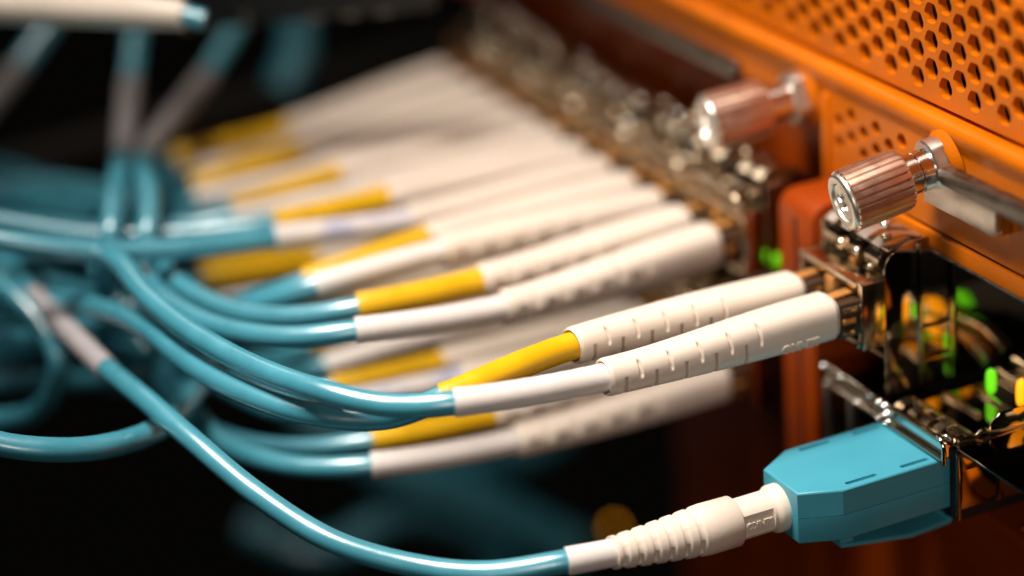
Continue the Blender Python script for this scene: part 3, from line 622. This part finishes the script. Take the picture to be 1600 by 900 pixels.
fine = []
n = 240
for k in range(1, n + 1):
    ss = s + (e - s) * k / n; base = 2.34 - 0.86 * (k / n)
    fine.append((ss, base))
def ribs(s_, a):
    if s_ < 8.5 or s_ > 17.0: return 0
    ph = (s_ - 8.5) / 1.45 % 1.0
    deg = abs(math.degrees(math.atan2(math.sin(a), math.cos(a))))
    g = 1 - smoothstep(0.16, 0.26, abs(ph - 0.5))
    shallow = 0.14 * g
    deep = 0.55 * (1 - smoothstep(0.10, 0.17, abs(ph - 0.5))) * smoothstep(88, 94, deg) * (1 - smoothstep(126, 132, deg))
    deep += 0.18 * (1 - smoothstep(0.10, 0.17, abs(ph - 0.5))) * smoothstep(40, 50, deg) * (1 - smoothstep(88, 94, deg))
    return -max(shallow, deep)
prof += fine + [(17.25, 1.40), (17.2, 1.30), (16.6, 1.28)]
m = MB(); m.grid(ring_surface(tp, prof, 96, ribs)); m.build('ribbed_boot', 'boot', trunk, smooth=True, angle=60)
s4 = tp.marks[4]; s11 = tp.marks[11]; s13 = tp.marks[13]
m = MB(); m.tube(tp.frames(15.5, s4, 0.4), 1.25, 40); m.build('sleeve', 'sleeve_white', trunk, smooth=True, angle=50)
m = MB(); m.tube(tp.frames(s4 - 1.5, s11 + 1, 0.5), 1.06, 40); m.build('cable', 'teal', trunk, smooth=True, angle=50)
m = MB(); m.tube(tp.frames(s11, s13, 0.6), 1.16, 24); m.build('far_sleeve', 'sleeve_lilac', trunk, smooth=True, angle=50)
m = MB(); m.tube(tp.frames(s13 - 1, tp.s[-1], 0.6), 1.06, 24); m.build('cable', 'teal', trunk, smooth=True, angle=50)

# ------------------------------------------------------------------ loose cables behind
def loose(label, pts, r=1.1, sleeve=None, group='loose teal cables in the background'):
    p = Path(pts, 1.0); t = thing('loose_cable', pts[0], label, 'cable', group)
    m = MB(); m.tube(p.frames(0, p.s[-1], 0.9), r, 18); m.build('cable', 'teal', t, smooth=True, angle=60)
    if sleeve:
        a, b = p.marks[sleeve[0]], p.marks[sleeve[1]]
        m = MB(); m.tube(p.frames(a, b, 0.8), r * 1.18, 18); m.build('sleeve', 'sleeve_grey', t, smooth=True, angle=60)
    return t
loose('teal cable curving in from the left edge below the cable bundle', [(-76.1, 25.1, -0.4), (-72.4, 22.6, -2.3), (-66.5, 21.5, -4.1), (-61.3, 23.3, -5.6), (-56.4, 27.5, -7.1), (-48.5, 40.5, -9.9), (-41.6, 54.7, -11.3)], 1.15)
loose('blurred upright teal cable with a grey sleeve at upper left', [(-32.2, 98.8, 16.0), (-35.2, 93.0, 10.9), (-39.2, 84.0, 8.0), (-46.0, 66.8, 5.5), (-50.1, 56.6, 5.3), (-52.5, 50.9, 3.5), (-53.0, 54.0, -3.1), (-52.0, 63.5, -14.9)], 1.1, (2, 3))
loose('blurred slanting teal cable with a grey sleeve right of the upright one', [(-17.2, 101.7, 10.8), (-22.2, 95.6, 8.5), (-29.1, 87.9, 5.6), (-33.6, 82.4, 4.9), (-43.9, 65.7, 5.3), (-46.8, 55.0, 5.0), (-49.2, 49.3, 3.2), (-49.5, 52.6, -2.7), (-48.3, 62.3, -13.9)], 1.1, (2, 4))
loose('blurred slanting cable with grey sleeve in the top left corner', [(-39.2, 101.5, 15.1), (-44.2, 99.5, 11.2), (-48.3, 97.5, 8.2), (-55.2, 93.9, 4.1), (-60.0, 91.9, 0.3)], 1.25, (2, 4))
loose('dim teal cable sagging far below the lower row', [(-17.0, 104.3, -47.2), (-8.7, 97.4, -54.2), (3.7, 93.9, -62.9), (14.9, 90.8, -71.7)], 3.2)
loose('dim teal cable arching in the dark under the connectors', [(-8.7, 105.3, -49.9), (0.9, 98.5, -55.5), (12.8, 98.2, -57.8), (24.3, 101.0, -53.4)], 3.2)
loose('faint teal cable loop near the bottom edge', [(-27.2, 102.7, -60.5), (-19.0, 97.3, -64.3), (-5.7, 98.0, -62.9), (4.4, 96.6, -69.2), (7.0, 96.0, -80.7)], 2.2)
loose('short faint teal cable beside the black strip at the top', [(-6.5, 118, 6.0), (-7.2, 116.5, 1.1), (-8.1, 115.1, -2.7), (-11.1, 114.4, -7.0)], 2.4)
for lab, pts in (
    ('blurred teal cable entering at mid left just above the grey sleeved one', [(-64.5, 68.3, -3.7), (-56.9, 66.4, -5.7), (-51.2, 65.8, -9.2), (-45.6, 67.3, -13.4), (-36.1, 73.9, -15.9)]),
    ('blurred teal cable crossing behind the grey sleeve at left', [(-66.2, 64.4, -8.5), (-60.8, 59.5, -8.9), (-55.3, 53.5, -6.3), (-50.2, 51.8, -5.1), (-44.2, 54.5, -9.1)]),
    ('blurred teal cable running level just above the dark lower left', [(-65.4, 73.8, -18.4), (-58.2, 68.4, -17.9), (-52.5, 62.9, -16.8), (-46.1, 60.2, -16.4), (-39.6, 62.6, -17.9)]),
    ('blurred teal cable behind the two thick cables at upper left', [(-56.9, 99.5, -5.9), (-49.0, 94.0, -5.2), (-43.4, 86.9, -5.1), (-40.2, 78.1, -5.4), (-38.2, 71.5, -7.6)]),
    ('blurred teal cable dropping steeply through the middle of the bundle', [(-49.8, 67.8, -3.5), (-50.5, 62.7, -7.5), (-49.2, 58.3, -10.7), (-48.1, 53.4, -15.0), (-46.5, 52.3, -21.0)]),
    ('blurred teal cable looping back out at the left edge', [(-64.6, 60.4, -0.3), (-62.0, 53.7, -2.1), (-60.3, 48.3, -6.9), (-62.0, 52.9, -14.0), (-67.5, 62.9, -18.0)]),
    ('blurred teal cable hanging down behind the yellow sleeves', [(-35.9, 89.5, -7.6), (-39.8, 79.1, -8.1), (-41.9, 72.8, -10.9), (-44.9, 70.4, -16.3), (-48.1, 75.5, -23.7)])):
    loose(lab, pts, 1.08)
# white boot crossing the top left corner
tw = thing('white_boot_cable', (-50.7, 63.2, 24.0), 'white cable boot crossing the top left corner', 'cable', None)
p = Path([(-62.5, 72.0, 24.9), (-59.5, 69.7, 24.6), (-50.7, 63.2, 24.0), (-41.0, 54.0, 23.6), (-39.8, 53.2, 23.2), (-36, 50.5, 21.9)], .5)
m = MB(); fr = p.frames(0, p.marks[3], .5); k = len(fr); m.tube(fr, [1.75 - 0.25 * smoothstep(k - 12, k - 1, i) for i in range(k)], 24); m.build('boot', 'boot', tw, smooth=True, angle=60)
m = MB(); m.tube(p.frames(p.marks[3] - 1, p.marks[4] + .6, .4), 1.0, 18); m.build('cable', 'teal', tw, smooth=True, angle=60)

# dark bar above and behind the connectors
bs = thing('label_strip', (-20, 66, 17), 'black strip with faint tick marks at the top edge', 'strip', None)
m = MB(); a, b = Vector((-36, 78, 15.4)), Vector((-12, 57.0, 18.3)); d = (b - a).normalized(); nrm = d.cross(Vector((0, 0, 1))).normalized()
def slab(a, b, w, h, off=0.0):
    d = (b - a).normalized(); n_ = d.cross(Vector((0, 0, 1))).normalized(); u_ = Vector((0, 0, 1)); mm = MB()
    vs = [p_ + n_ * s_ + u_ * z_ for p_ in (a, b) for s_ in (off, off + w) for z_ in (0, h)]
    mm.add(vs, [(0, 1, 3, 2), (4, 6, 7, 5), (0, 4, 5, 1), (2, 3, 7, 6), (0, 2, 6, 4), (1, 5, 7, 3)]); return mm
slab(a, b, 2.0, 9.0).build('strip_body', 'black', bs, bevel=0.2)
for f in (0.10, 0.32, 0.55, 0.68, 0.80):
    c = a.lerp(b, f); slab(c, c + d * (0.5 if f < .5 else 1.6), 0.1, 1.6 if f < .5 else 0.5, 2.02).build('tick_mark', 'paper', bs)
bar = slab(Vector((-70, 128, -16)), Vector((26, 133, -13)), 4, 3.0); o = bar.build('shaded_connector_bar', 'greybrown', None, bevel=0.4)
tag(o, 'dark bar standing in for a shaded connector at the far end', 'bar')  # stands in for a far white connector in shade

for o in bpy.data.objects:
    if '_o' in o: del o['_o']
